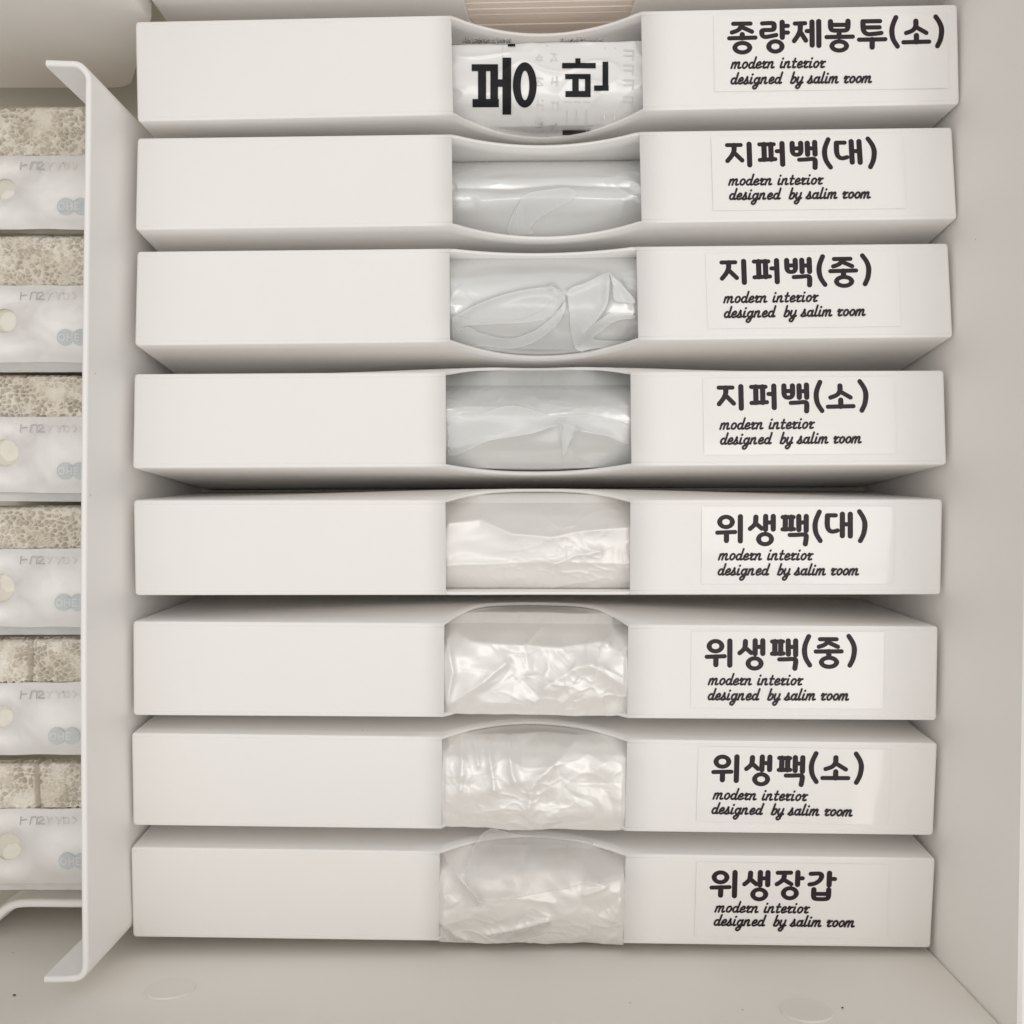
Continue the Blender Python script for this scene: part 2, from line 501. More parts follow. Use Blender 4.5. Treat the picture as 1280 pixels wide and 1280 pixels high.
# ------------------------------------------------------------------ storage boxes
BW = 0.275
def box_mesh(name, hgt, L, c0, c1, cut_t, cut_b, parent, bt=0.0, bb=0.0, sh=0.92):
    w = BW / 2; R = 0.0013; r = 0.0006
    xs = []
    for q in (0, .06, .2, .45, .75, 1): xs.append(-w + R * q)
    x = -w + 0.012
    while x < c0 - 0.004: xs.append(x); x += 0.012
    ncut = 36
    cut_cols = [c0 + (c1 - c0) * k / ncut for k in range(ncut + 1)]
    ia = len(xs); xs += cut_cols; ib = len(xs) - 1
    x = c1 + 0.012
    while x < w - 0.006: xs.append(x); x += 0.012
    for q in (1, .75, .45, .2, .06, 0): xs.append(w - R * q)
    def hh(x):
        d = w - abs(x)
        e = 0 if d >= R else R - math.sqrt(max(R * R - (R - d) ** 2, 0))
        return hgt / 2 - e
    def zo(x):
        d = w - abs(x)
        rr = 0.0009
        return 0 if d >= rr else -(rr - math.sqrt(max(rr * rr - (rr - d) ** 2, 0)))
    def arc(x, d):
        if x <= c0 or x >= c1: return r
        t = (2 * x - c0 - c1) / (c1 - c0)
        return max(r, d * (1 - t * t) ** sh)
    NB = 14
    vid = {}
    v = []; f = []
    def add(p):
        v.append(p); return len(v) - 1
    gd = 0.00016; g0 = 0.0012; g1 = 0.0016
    for i, x in enumerate(xs):
        h = hh(x); z0 = zo(x)
        incut = ia < i < ib
        top = []; bot = []
        for k in range(NB + 1):
            q = (k / NB)
            zt = -L + q * (L - arc(x, cut_t)) ; zb = -L + q * (L - arc(x, cut_b))
            def bl(z): return math.sin(math.pi / 2 * min(1, -z / .024)) * max(0, min(1, (.085 + z) / .06)) * (1 - (x / w) ** 2) ** 2
            top.append(add((x, h + bt * bl(zt), zt + z0))); bot.append(add((x, -h - bb * bl(zb), zb + z0)))
        face = None
        if not incut:
            rows = []
            for (dy, dz) in ((r * .3, -r * .3), (r, 0)): rows.append((h - dy, dz))
            rows += [(h - g0, 0), (h - (g0 + g1) / 2, -gd), (h - g1, 0)]
            for q in (.5, 0, -.5): rows.append((h * q, 0))
            rows += [(-h + g1, 0), (-h + (g0 + g1) / 2, -gd), (-h + g0, 0)]
            for (dy, dz) in ((r, 0), (r * .3, -r * .3)): rows.append((-h + dy, dz))
            face = [add((x, y, z + z0)) for y, z in rows]
        vid[i] = (top, bot, face)
    for i in range(len(xs) - 1):
        t0, b0, f0 = vid[i]; t1, b1, f1 = vid[i + 1]
        for k in range(NB):
            f.append((t0[k], t1[k], t1[k + 1], t0[k + 1]))
            f.append((b0[k + 1], b1[k + 1], b1[k], b0[k]))
        if f0 and f1 and not (ia <= i < ib):
            A = [t0[-1]] + f0 + [b0[-1]]; B = [t1[-1]] + f1 + [b1[-1]]
            for k in range(len(A) - 1): f.append((A[k], B[k], B[k + 1], A[k + 1]))
    for i in (0, len(xs) - 1):
        t0, b0, f0 = vid[i]
        ring = t0 + f0 + b0[::-1]
        f.append(tuple(ring) if i else tuple(ring[::-1]))
    me = bpy.data.meshes.new(name)
    me.from_pydata(v, [], f)
    bm = bmesh.new(); bm.from_mesh(me)
    bmesh.ops.recalc_face_normals(bm, faces=bm.faces)
    # outward check: front faces should look to +z
    ztot = sum(fc.normal.z for fc in bm.faces if abs(fc.normal.z) > .9 and fc.calc_center_median().z > -0.002)
    if ztot < 0: bmesh.ops.reverse_faces(bm, faces=bm.faces)
    bm.to_mesh(me); bm.free()
    o = link_mesh(name, me, M_BOX, parent, True, 25)
    md = o.modifiers.new('sheet_thickness', 'SOLIDIFY')
    md.thickness = 0.0011; md.offset = -1
    return o

# photo measurements: corners TL, TR, BR, BL of every front; how far it leans with depth; cut-out edges
LN = ('modern interior', 'designed  by salim room')
BOX = [
 dict(q=((170,27),(1199,5),(1198,130.5),(170,152)), dy=0.0, c=(565,803), d=(0.016,0.026), t='종량제봉투(소)', o=(909,25.3), s=-.010, l1=(25,352), l2=(18,465),
      lab='topmost white box in full view, its window showing a bag printed with big black letters'),
 dict(q=((170,169.5),(1193,157),(1194,275),(170,290)), dy=.10, c=(565,801), d=(0.01,0.0146), t='지퍼백(대)', o=(906.7,175.3), s=-.011, l1=(20,330), l2=(17,438),
      lab='white storage box labelled 지퍼백(대), with a smooth clear roll deep in its window'),
 dict(q=((169,312.5),(1187,302),(1190,423),(170,433)), dy=.10, c=(562,797), d=(0.006,0.024), t='지퍼백(중)', o=(899.8,322.4), s=-.015, l1=(23,328), l2=(18,438),
      lab='white storage box labelled 지퍼백(중), with sharply folded clear bags in its window'),
 dict(q=((167,467),(1180,462),(1184,581.5),(166,585.5)), dy=.06, c=(557,789), d=(0.022,0.022), b=(.0056,.0006), t='지퍼백(소)', o=(896,479.6), s=-.010, l1=(19,332), l2=(16,441),
      lab='white storage box labelled 지퍼백(소), with a clear bag bearing a wide bright band in its window'),
 dict(q=((167,625),(1177,624),(1178,743.5),(168,744.5)), dy=-.05, c=(557,788), d=(0.022,0.001), b=(.003,0), t='위생팩(대)', o=(894,640.6), s=.0, l1=(25,343), l2=(18,453),
      lab='white storage box labelled 위생팩(대), the fifth from the top with cloudy bags in its window'),
 dict(q=((166,776),(1172,782.5),(1172,901),(166,894.5)), dy=-.03, c=(555,785), d=(0.034,0.024), b=(.004,0), t='위생팩(중)', o=(881,795.7), s=.003, l1=(28,348), l2=(22,458),
      lab='white storage box labelled 위생팩(중), with shiny creased bags in its window'),
 dict(q=((165,914),(1171,928),(1168,1045.5),(165,1034)), dy=-.085, c=(552,783), d=(0.0205,0.024), t='위생팩(소)', o=(889.5,939), s=.018, l1=(19,346), l2=(8,454),
      lab='white storage box labelled 위생팩(소), second from the bottom, with streaky bags in its window'),
 dict(q=((164,1056),(1167,1071),(1166,1187),(165,1174.5)), dy=-.10, c=(549,781), d=(0.0155,0.024), t='위생장갑', o=(887,1083), s=.012, l1=(45,329), l2=(36,430),
      lab='lowest white box, labelled 위생장갑, beside the drawer front with a loose bag filling its window'),
]
GRP = 'white storage boxes stacked in the drawer'
for i, b in enumerate(BOX):
    TL, TR, BR, BL = [Vector(p) for p in b['q']]
    wpx = ((TR - TL).length + (BR - BL).length) / 2
    dist = BW * F / wpx
    ctr = (TL + TR + BR + BL) / 4
    b['dist'] = dist
    sl = ((TR.y - TL.y) / (TR.x - TL.x) + (BR.y - BL.y) / (BR.x - BL.x)) / 2
    hpx = ((BL - TL).length + (BR - TR).length) / 2
    h = hpx * dist / F
    loc = W(ctr.x, ctr.y, dist)
    phi = -math.atan(b['dy'])
    Mx = Matrix.Translation(loc) @ Matrix.Rotation(-math.atan(sl), 4, 'Z') @ Matrix.Rotation(phi, 4, 'X')
    b['M'] = Mx; b['h'] = h
    L = (loc.z - FLOOR) / math.cos(phi) - 0.0008 - abs(math.sin(phi)) * h / 2
    b['L'] = L
    root = empty('storage_box', mat=Mx)
    tag(root, b['lab'], 'storage box', GRP)
    inv = Mx.inverted()
    def toloc(px, py, dd=dist, inv=inv): return inv @ W(px, py, dd)
    b['toloc'] = toloc
    cy = ctr.y
    c0 = toloc(b['c'][0], cy).x; c1 = toloc(b['c'][1], cy).x
    b['c0'], b['c1'] = c0, c1
    box_mesh('box_shell', h, L, c0, c1, b['d'][0], b['d'][1], root, *b.get('b', (0, 0)))
    # sticker: a thin glossy rectangle, slightly wavy
    o = toloc(*b['o'])
    u = dist / F / 5.82
    ang = sl - b['s']          # the label sits a little askew on its box
    ra = Matrix.Rotation(ang, 4, 'Z')
    stick_root = empty_dummy = None
    sx0, sx1 = -100 * u, 1300 * u
    sy1 = min(60 * u, 0.0)
    top_lim = h / 2 - 0.0022; bot_lim = -h / 2 + 0.0022
    oy = o.y
    y1 = min(oy + 45 * u, top_lim) - oy
    y0 = max(oy - 520 * u, bot_lim) - oy
    if i == 0: sx1 = 1600 * u
    seed = 10 * i
    def wav(x, y): return 0.00018 + 0.00014 * fbm(x * 38 + seed, y * 38, seed, 2)
    def sfn(s, t):
        x = sx0 + (sx1 - sx0) * s; y = y0 + (y1 - y0) * t
        return Vector((x, y, wav(x, y)))
    st = grid('label_sticker', 60, 30, sfn, M_STICK, root)
    st.matrix_parent_inverse = Matrix.Identity(4)
    st.location = (o.x, o.y, 0.00004)
    st.rotation_euler = (0, 0, ang * 0.6)
    ink = Ink()
    text_ink(ink, b['t'], u, LN, b['l1'], b['l2'])
    iv = [(x, y, wav(x, y) + 0.00004 + z) for x, y, z in ink.v]
    le = obj('lettering', iv, ink.f, M_INK, st, False)
    le.rotation_euler = (0, 0, ang * 0.4)

# the ninth box, mostly beyond the top edge
def top_box():
    b = BOX[0]
    sl = -0.0214
    h = 0.034
    bl = W(195, 26, 0.371)      # lower left corner of its front
    z = 0.0065
    p = Vector((-0.1222, 0.1722, z))
    a = -math.atan(sl)
    ctr = p + Vector((BW / 2 * math.cos(a) - h / 2 * math.sin(-a) * -1 * 0, BW / 2 * math.sin(a) + h / 2, 0))
    Mx = Matrix.Translation(ctr) @ Matrix.Rotation(a, 4, 'Z')
    root = empty('storage_box', mat=Mx)
    tag(root, 'white storage box cut off by the top edge, holding pale wood coloured strips', 'storage box', GRP)
    inv = Mx.inverted()
    c0 = (inv @ W(577, 0, .371)).x; c1 = (inv @ W(803, 0, .371)).x
    box_mesh('box_shell', h, z - FLOOR - 0.001, c0, c1, 0.03, 0.040, root, 0, 0, 0.22)
    # strips
    v = []; f = []
    n = 15
    M_W = plastic('pale_wood', (0.94, 0.85, 0.77), 0.6, 0.25, 0.05, 300, 0.06)
    z0 = -0.068
    for k in range(n):
        za = z0 + k * 0.0042; zb = za + 0.00405
        j = random.uniform(-.0003, .0003)
        ya, yb = -h / 2 + 0.0016 + j, h / 2 - 0.0016 + j
        xa, xb = c0 - 0.02, c1 + 0.02
        bi = len(v)
        e = 0.0003
        for (y, zz) in ((ya + e, za), (ya, za + e), (ya, zb - e), (ya + e, zb), (yb, zb), (yb, za)):
            v.append((xa, y, zz)); v.append((xb, y, zz))
        for q in range(6):
            r_ = (q + 1) % 6
            f.append((bi + 2 * q, bi + 2 * r_, bi + 2 * r_ + 1, bi + 2 * q + 1))
        f.append(tuple(bi + 2 * q for q in range(6))); f.append(tuple(bi + 2 * q + 1 for q in range(5, -1, -1)))
    o = obj('wood_strips', v, f, M_W, None, True, 30, True)
    o.matrix_world = Mx
    tag(o, 'pale wood coloured strips packed in the box at the top edge', 'wood strips')
top_box()

# ------------------------------------------------------------------ bags inside the boxes
M_CLEAR = bagmat('clear_roll', (0.70, 0.705, 0.70), 0.24, 0.15, 0.0, 0.30)
M_MILKY = bagmat('milky_bag', (0.83, 0.81, 0.785), 0.36, 0.08, 0.12, 0.2)
M_SHINY = bagmat('shiny_bag', (0.84, 0.825, 0.80), 0.33, 0.10, 0.15, 0.24)
M_PRINTB = bagmat('printed_bag', (0.80, 0.795, 0.785), 0.28, 0.2, 0, 0.1)

def ridge(x, y, pts, w):
    """distance falloff to a polyline in local metres"""
    best = 1e9
    for (ax, ay), (bx, by) in zip(pts[:-1], pts[1:]):
        dx, dy = bx - ax, by - ay
        t = max(0, min(1, ((x - ax) * dx + (y - ay) * dy) / (dx * dx + dy * dy + 1e-12)))
        d = math.hypot(x - ax - t * dx, y - ay - t * dy)
        best = min(best, d)
    return math.exp(-(best / w) ** 1.3)

BAGS = [
 None,
 dict(z=-.0085, drop=(.012,.014), p=2.2, amp=.0006, fine=.00030, mat=M_CLEAR, name='clear_bag_roll', cat='bag roll', lab='smooth clear bag roll in the window of the second full box from the top'),
 dict(z=-.0035, drop=(.006,.013), p=2.6, ot=.0003, amp=.0007, fine=.00045, mat=M_CLEAR, name='clear_bag_roll', cat='bag roll', lab='clear bag roll with big leaf-shaped folds in the window of the third box'),
 dict(z=-.0035, drop=(.014,.012), p=2.5, over=-.0011, amp=.0007, fine=.00045, mat=M_CLEAR, name='clear_bag_roll', cat='bag roll', lab='clear bag roll with a wide bright band in the window of the fourth box'),
 dict(z=-.0035, drop=(.011,.006), p=2.4, over=-.0013, amp=.0012, fine=.00055, mat=M_MILKY, name='plastic_bag_bundle', cat='bag bundle', lab='cloudy plastic bag bundle in the window of the fifth box'),
 dict(z=-.0015, drop=(.013,.004), p=3.0, over=.0002, amp=.0018, fine=.0006, mat=M_SHINY, name='plastic_bag_bundle', cat='bag bundle', lab='shiny creased plastic bag bundle with bright left folds in the sixth box'),
 dict(z=.0000, drop=(.010,.003), p=3.0, over=.0004, amp=.0015, fine=.0006, mat=M_SHINY, name='plastic_bag_bundle', cat='bag bundle', lab='plastic bag bundle with bright upright streaks in the box second from the bottom'),
 dict(z=.0010, drop=(.011,.004), p=3.0, over=.0016, amp=.0016, fine=.0006, mat=M_MILKY, name='plastic_bag_bundle', cat='bag bundle', lab='loose wrinkled clear bag spilling from the window of the lowest box'),
]
# creases, in photo pixels: (points, width m, height m)
CR = {
 1: [([(600,240),(640,238),(690,236),(780,238)], .0022, .0008), ([(565,222),(640,224),(700,218),(790,222)], .002, -.0008)],
 2: [([(563,398),(594,380),(626,368),(658,360),(690,357)], .0010, .0012), ([(690,357),(706,370),(703,388),(690,404),(668,417),(640,424)], .0013, .0010),
     ([(712,360),(735,350),(761,340)], .001, .0010), ([(761,340),(759,376),(746,398),(733,412),(727,427)], .0012, .0012), ([(761,340),(776,348),(793,374)], .0012, .001),
     ([(733,412),(765,392),(793,390)], .0013, .0008)],
 3: [([(557,560),(610,549),(660,541),(702,528),(722,536),(760,543),(789,556)], .0013, .0010), ([(702,528),(703,545),(706,566),(714,548),(722,536)], .001, .0009), ([(722,566),(745,576)], .0012, .0006)],
 4: [([(560,655),(600,650),(640,668),(690,672),(730,664),(788,660)], .002, .0016), ([(557,708),(640,705),(690,704),(788,706)], .0016, .0008), ([(690,708),(720,695),(750,690)], .0015, .001)],
 5: [([(557,785),(590,803),(632,807),(700,810),(755,803)], .0018, .0016), ([(632,830),(600,856),(566,880)], .0022, .0018), ([(558,800),(566,840),(558,880)], .0015, .0015),
     ([(680,860),(720,835),(740,830),(785,860)], .0025, .0014), ([(660,805),(678,788)], .0008, .0008), ([(765,775),(770,790),(760,805)], .0013, .0012)],
 6: [([(575,922),(578,950),(576,985)], .0016, .0013), ([(592,924),(598,955)], .0016, .0013), ([(610,930),(618,985)], .0016, .0014), ([(636,928),(640,965),(644,975)], .0015, .0013),
     ([(660,1010),(668,975),(720,930)], .002, .0014), ([(555,920),(562,935)], .001, .001), ([(655,935),(690,920),(740,922)], .003, -.0015), ([(745,960),(784,935)], .003, .0010)],
 7: [([(552,1072),(580,1100),(600,1120)], .0014, .0014), ([(580,1090),(606,1047),(640,1050),(705,1055),(755,1052)], .0012, .0012), ([(600,1120),(640,1118),(690,1125)], .002, .0010),
     ([(552,1155),(570,1175),(582,1180)], .0013, .0012), ([(610,1170),(650,1160),(684,1150)], .0014, .0014), ([(730,1115),(757,1105),(735,1098)], .0012, .0008), ([(765,1150),(775,1125)], .0014, .001)],
}
for i in range(1, 8):
    b = BOX[i]; g = BAGS[i]
    inv = b['M'].inverted()
    hh = b['h'] / 2 + g.get('ot', -0.0013)
    x0, x1 = b['c0'] - 0.011, b['c1'] + 0.011
    crs = []
    for pts, w, a in CR[i]:
        crs.append(([tuple((b['toloc'](px, py)).xy) for px, py in pts], w, a))
    seed = i * 31.7
    cover = i >= 6
    hb = b['h'] / 2 + g.get('over', -0.0013)
    def zf(x, y, g=g, crs=crs, hh=hh, hb=hb, seed=seed, i=i):
        if y >= 0: t = min(1, y / hh); drop = g['drop'][0]
        else: t = min(1, -y / hb); drop = g['drop'][1]
        z = g['z'] - drop * t ** g['p']
        sx, sy = (22, 70) if i <= 4 else (45, 55)
        z += g['amp'] * fbm(x * sx + seed, y * sy, seed, 3)
        if i >= 5:
            d_ = noise.voronoi(Vector((x * 75 + seed + 1.2 * n3(x * 60, y * 60, seed), y * 60, seed)))[0]
            z += g['amp'] * 0.7 * (d_[1] - d_[0])
        for pts, w, a in crs:
            z += a * ridge(x, y, pts, w)
        # fine sharp wrinkles in the film
        wx = x + .004 * n3(x * 70, y * 70, seed + 9); wy = y + .004 * n3(x * 70, y * 70, seed + 19)
        fr_ = max(0.0, n3(x * 28, y * 40, seed + 40) + .25)
        z += fr_ * (g['fine'] * (1 - abs(n3(wx * 95, wy * 150, seed + 3))) ** 7 + .6 * g['fine'] * (1 - abs(n3(wx * 210 + wy * 120, wy * 190 - wx * 90, seed + 5))) ** 7)
        return z
    zlow = -b['L'] + 0.002
    b_in = b['h'] / 2 - 0.0013
    bt_all = b.get('b', (0, 0))[0]
    def fn(s, t, zf=zf, x0=x0, x1=x1, hh=hh, hb=hb, zlow=zlow, g=g, seed=seed, bt_all=bt_all, b_in=b_in):
        x = x0 + (x1 - x0) * s
        tt = 2 * t - 1
        H = hh if tt > 0 else hb
        bt_ = bt_all if tt > 0 else 0
        if tt < 0 and g.get('over', -1) > 0: H += 0.0008 * n3(x * 60, seed, 3)
        FR = 0.84
        y = H * max(-1, min(1, tt / FR))
        z = zf(x, y)
        ed = min(s, 1 - s) * (x1 - x0)          # tucked under the front at both sides
        lim = -0.0018
        if ed < 0.0125 and z > lim:
            k = max(0, min(1, (ed - 0.0095) / 0.003))
            z = lim * (1 - k) + z * k
        if abs(tt) > FR:
            q = (abs(tt) - FR) / (1 - FR)
            z = z + (zlow - z) * q ** 1.8
            if bt_: y = H + bt_ * math.sin(math.pi / 2 * min(1, max(0, -z) / .024)) * max(0, min(1, (.085 + z) / .06)) * (1 - (2 * x / BW) ** 2) ** 2
            else: y = y * (1 - 0.03 * max(0, q - .5))
            if ed < 0.0104 and not bt_: y = max(-b_in, min(b_in, y))
        elif ed < 0.0104: y = max(-b_in, min(b_in, y))
        return Vector((x, y, z))
    root = empty(g['name'], mat=b['M'])
    tag(root, g['lab'], g['cat'], 'clear bags inside the boxes')
    sk = grid('bag_body', 190, 140, fn, g['mat'], root)
    b['zf'] = zf
    b['bag'] = root

# see-through folded flaps of film lying on the bags: photo pixel outlines
FL = {
 1: [[(634,268),(648,244),(660,232),(690,226),(712,224),(722,234),(700,246),(672,258),(655,272)], [(642,269),(652,240),(658,262),(668,270)]],
 2: [[(563.8,396.9),(594.4,379.7),(626.2,367.7),(658.1,359.8),(690.0,357.1),(703.3,363.2),(693.2,369.6),(680.7,382.9),(659.4,393.5),(631.6,398.8),(597.0,397.7)],
     [(565.2,393.0),(597.0,397.7),(631.6,398.8),(659.4,393.5),(680.7,382.9),(693.2,369.6),(703.3,363.2),(705.9,371.7),(695.3,385.0),(679.4,395.1),(652.8,398.8),(620.9,400.4),(583.7,402.0),(570.5,406.2)],
     [(565.2,396.9),(570.5,406.2),(583.7,403.6),(599.7,409.4),(620.9,413.7),(642.2,414.7),(666.1,408.4),(682.0,399.6),(698.0,387.6),(706.5,375.7),(705.9,387.6),(695.3,402.3),(671.4,416.9),(639.5,424.0),(607.6,421.4),(573.1,422.2),(563.8,416.9)],
     [(711.2,361.1),(732.5,351.8),(760.4,339.3),(759.6,377.0),(745.8,398.3),(732.5,411.6),(727.2,427.5),(716.5,411.6),(712.6,387.6)],
     [(760.4,339.3),(765.7,341.2),(781.6,358.4),(793.6,373.0),(793.6,377.0),(781.6,375.7),(768.3,371.7),(767.0,350.5)],
     [(732.5,412.9),(751.1,396.9),(767.0,389.0),(793.6,391.6),(793.6,394.6),(772.3,396.9),(753.7,407.6),(745.8,415.5),(793.6,416.9),(793.6,421.1),(745.8,422.7),(728.5,428.0)]],
 3: [[(558,522),(600,516),(640,505),(690,518),(740,518),(788,530),(788,553),(760,543),(723,536),(714,548),(706,565),(703,546),(701,528),(668,540),(612,549),(558,566)]],
 7: [[(552,1075),(580,1100),(604,1122),(586,1128),(560,1110)], [(606,1048),(640,1050),(690,1058),(740,1063),(781,1082),(781,1096),(740,1101),(660,1115),(600,1120),(582,1092)],
     [(552,1156),(572,1172),(584,1181),(560,1182)], [(612,1172),(650,1158),(684,1150),(682,1168),(640,1182)]],
}
def in_poly(x, y, P):
    c = False
    n = len(P)
    for k in range(n):
        x1, y1 = P[k]; x2, y2 = P[k - 1]
        if (y1 > y) != (y2 > y) and x < (x2 - x1) * (y - y1) / (y2 - y1) + x1: c = not c
    return c
def flap(i, pts, lift):
    b = BOX[i]
    P = [tuple(b['toloc'](px, py).xy) for px, py in catmull(pts, 5, True)]
    xa = min(p[0] for p in P); xb = max(p[0] for p in P); ya = min(p[1] for p in P); yb = max(p[1] for p in P)
    bm = bmesh.new()
    vs = [bm.verts.new((p[0], p[1], 0)) for p in P]
    try:
        fc = bm.faces.new(vs)
    except ValueError:
        bm.free(); return
    bmesh.ops.triangulate(bm, faces=[fc])
    for it in range(5):
        es = [e for e in bm.edges if e.calc_length() > 0.0016]
        if not es: break
        bmesh.ops.subdivide_edges(bm, edges=es, cuts=1)
        bmesh.ops.triangulate(bm, faces=[f for f in bm.faces if len(f.verts) > 3])
    zf = b['zf']
    for v in bm.verts:
        x, y = v.co.x, v.co.y
        dE = 1e9
        for k in range(len(P)):
            (ax, ay), (bx, by) = P[k - 1], P[k]
            dx, dy = bx - ax, by - ay
            q = max(0, min(1, ((x - ax) * dx + (y - ay) * dy) / (dx * dx + dy * dy + 1e-12)))
            dE = min(dE, math.hypot(x - ax - q * dx, y - ay - q * dy))
        v.co.x = max(b['c0'] + .0004, min(b['c1'] - .0004, x))
        v.co.z = zf(x, y) + lift + 0.0004 + 0.0004 * n3(x * 120, y * 120, i + lift * 1e4)
    bm.normal_update()
    for fq in bm.faces:
        if fq.normal.z < 0: fq.normal_flip()
    me = bpy.data.meshes.new('film_flap'); bm.to_mesh(me); bm.free()
    fo = link_mesh('film_flap', me, M_FILM if i <= 3 else M_FILMW, b['bag'], True, 180)
    # the folded edge, a thin bead of doubled film
    tv = []; tf = []
    Q = [(max(b['c0'] + .0006, min(b['c1'] - .0006, x)), y) for x, y in P]
    m = len(Q)
    for k in range(m):
        d = Vector((Q[(k + 1) % m][0] - Q[k - 1][0], Q[(k + 1) % m][1] - Q[k - 1][1]))
        d = d.normalized() if d.length > 1e-9 else Vector((1, 0))
        zc = zf(*Q[k]) + lift + 0.0004
        r_ = 0.00007 * (0.6 + 0.8 * abs(n3(Q[k][0] * 90, Q[k][1] * 90, i + 7 * lift * 1e4)))
        for a in range(6):
            an = math.pi * 2 * a / 6
            tv.append((Q[k][0] - d.y * r_ * math.cos(an), Q[k][1] + d.x * r_ * math.cos(an), zc + r_ * math.sin(an)))
    for k in range(m):
        for a in range(6):
            tf.append((k * 6 + a, k * 6 + (a + 1) % 6, ((k + 1) % m) * 6 + (a + 1) % 6, ((k + 1) % m) * 6 + a))
    obj('fold_edge', tv, tf, M_BEAD, fo, True, 180)
for i, lst in FL.items():
    for k, pts in enumerate(lst):
        flap(i, pts, 0.0003 + 0.0002 * k)

# printed bag in the first box
def printed_bag():
    b = BOX[0]
    hh = b['h'] / 2 - 0.0012
    L0 = b['toloc']
    x0, x1 = b['c0'] - 0.012, b['c1'] + 0.012
    ytop = L0(680, 54, b['dist'] + 0.007).y
    def zf(x, y):
        t = (y + hh) / (ytop + hh)
        return -0.0085 + 0.0025 * math.sin(min(max(t, 0), 1) * 2.2) - 0.0075 * max(0, 1 - t / 0.35) ** 2.5 + 0.0008 * fbm(x * 40, y * 50, 4, 3) + 0.0005 * (1 - abs(n3(x * 60 + y * 30, y * 110 - x * 20, 8))) ** 8 + 0.0004 * math.sin(x * 230 + 1)* .4
    def fn(s, t):
        x = x0 + (x1 - x0) * s
        if t < 0.2:
            q = 1 - t / 0.2
            zb_ = zf(x, -hh)
            return Vector((x, -hh - 0.0002 * math.sin(q * 3.1), zb_ + (-b['L'] + .002 - zb_) * q ** 1.8))
        if t > 0.9:                                 # filler shelf, added so the gap behind the top edge is less dark
            q = (t - 0.9) / 0.1
            zt_ = zf(x, ytop)
            if q < .5: return Vector((x, ytop + 0.0002 * q, zt_ - .0145 * q * 2))
            return Vector((x, ytop + (hh - ytop) * (q - .5) * 2, zt_ - .0145 - .001 * n3(x * 60, q * 9, 2)))
        t = (t - 0.2) / 0.7
        y = -hh + (ytop + hh) * t
        z = zf(x, y)
        if t > 0.985: z -= 0.0006 * (t - 0.985) / 0.015
        return Vector((x, y, z))
    root = empty('printed_bag', mat=b['M'])
    tag(root, 'folded white plastic bag with bold black sideways letters in the topmost full box', 'plastic bag')
    body = grid('bag_body', 160, 110, fn, M_PRINTB, root)

    Z = lambda x, y: (520 + x / 3.765, y / 3.765)
    d = b['dist'] + 0.007
    def conv(x, y):
        return Z(x, y)
    camL = b['M'].inverted() @ Vector((0, 0, HC))
    def put(px, py, up):
        p = L0(px, py, d)
        dr = p - camL
        for it in range(4):                        # meet the front of the bag
            k = (zf(p.x, p.y) + up - camL.z) / dr.z
            p = camL + dr * k
        if p.y < -hh:                              # else its underside, below the cut-out
            k = (-hh - 0.0002 - up - camL.y) / dr.y
            p = camL + dr * k
        if p.y > ytop - .0002: p = Vector((p.x, ytop - .0002, p.z))
        return p
    ink = Ink()
    def bar(xa, ya, xb, yb, ink=ink):
        nx = max(1, int(abs(xb - xa) / 7)); ny = max(1, int(abs(yb - ya) / 7))
        for a in range(nx):
            for c in range(ny):
                q = [(xa + (xb - xa) * a / nx, ya + (yb - ya) * c / ny), (xa + (xb - xa) * (a + 1) / nx, ya + (yb - ya) * c / ny),
                     (xa + (xb - xa) * (a + 1) / nx, ya + (yb - ya) * (c + 1) / ny), (xa + (xb - xa) * a / nx, ya + (yb - ya) * (c + 1) / ny)]
                ink.poly([conv(*p) for p in q])
    bar(262, 302, 386, 334); bar(266, 466, 390, 505); bar(292, 334, 330, 466); bar(350, 334, 386, 466)
    bar(386, 373, 407, 408); bar(407, 271, 448, 540)
    n = 56
    for k in range(n):
        a0 = 2 * math.pi * k / n; a1 = 2 * math.pi * (k + 1) / n
        for w in range(5):
            w0, w1 = w / 5, (w + 1) / 5
            el = lambda a, w_: conv(512 + w_ + (56 - 36 * w_) * math.cos(a), 400 + 2 * w_ + (107 - 37 * w_) * math.sin(a))
            ink.poly([el(a0, w0), el(a1, w0), el(a1, w1), el(a0, w1)])
    bar(688, 296, 846, 321); bar(750, 274, 774, 296)
    bar(702, 348, 822, 372); bar(704, 428, 822, 457); bar(736, 372, 766, 428); bar(796, 372, 822, 428)
    bar(838, 402, 907, 427); bar(878, 290, 905, 402)
    bar(690, 616, 802, 636); bar(806, 614, 862, 634)
    bar(432, 206, 467, 218)
    iv = [put(x, y, 0.00030) for x, y, z in ink.v]
    obj('lettering', iv, ink.f, M_BLACK, body, False)
    # dark grey dots on the box's inner wall, thinning upward from the bag edge
    dots = Ink(); rnd = random.Random(5)
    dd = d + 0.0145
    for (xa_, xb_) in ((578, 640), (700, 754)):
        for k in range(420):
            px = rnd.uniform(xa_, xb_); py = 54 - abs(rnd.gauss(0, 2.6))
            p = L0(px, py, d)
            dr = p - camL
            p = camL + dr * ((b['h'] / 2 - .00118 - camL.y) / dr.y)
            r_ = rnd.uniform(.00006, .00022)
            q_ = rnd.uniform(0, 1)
            dots.v += [(p.x - r_, p.y, p.z - r_ * q_), (p.x + r_ * q_, p.y, p.z - r_), (p.x + r_, p.y, p.z + r_ * q_), (p.x - r_ * q_, p.y, p.z + r_)]
            n_ = len(dots.v); dots.f.append((n_ - 4, n_ - 3, n_ - 2, n_ - 1))
    obj('wall_dots', dots.v, dots.f, M_DOTS, body, False)
    # faint print showing through from the back
    ink2 = Ink()
    random.seed(3)
    def st(pts, w): ink2.stroke([conv(*p) for p in pts], w / 3.765)
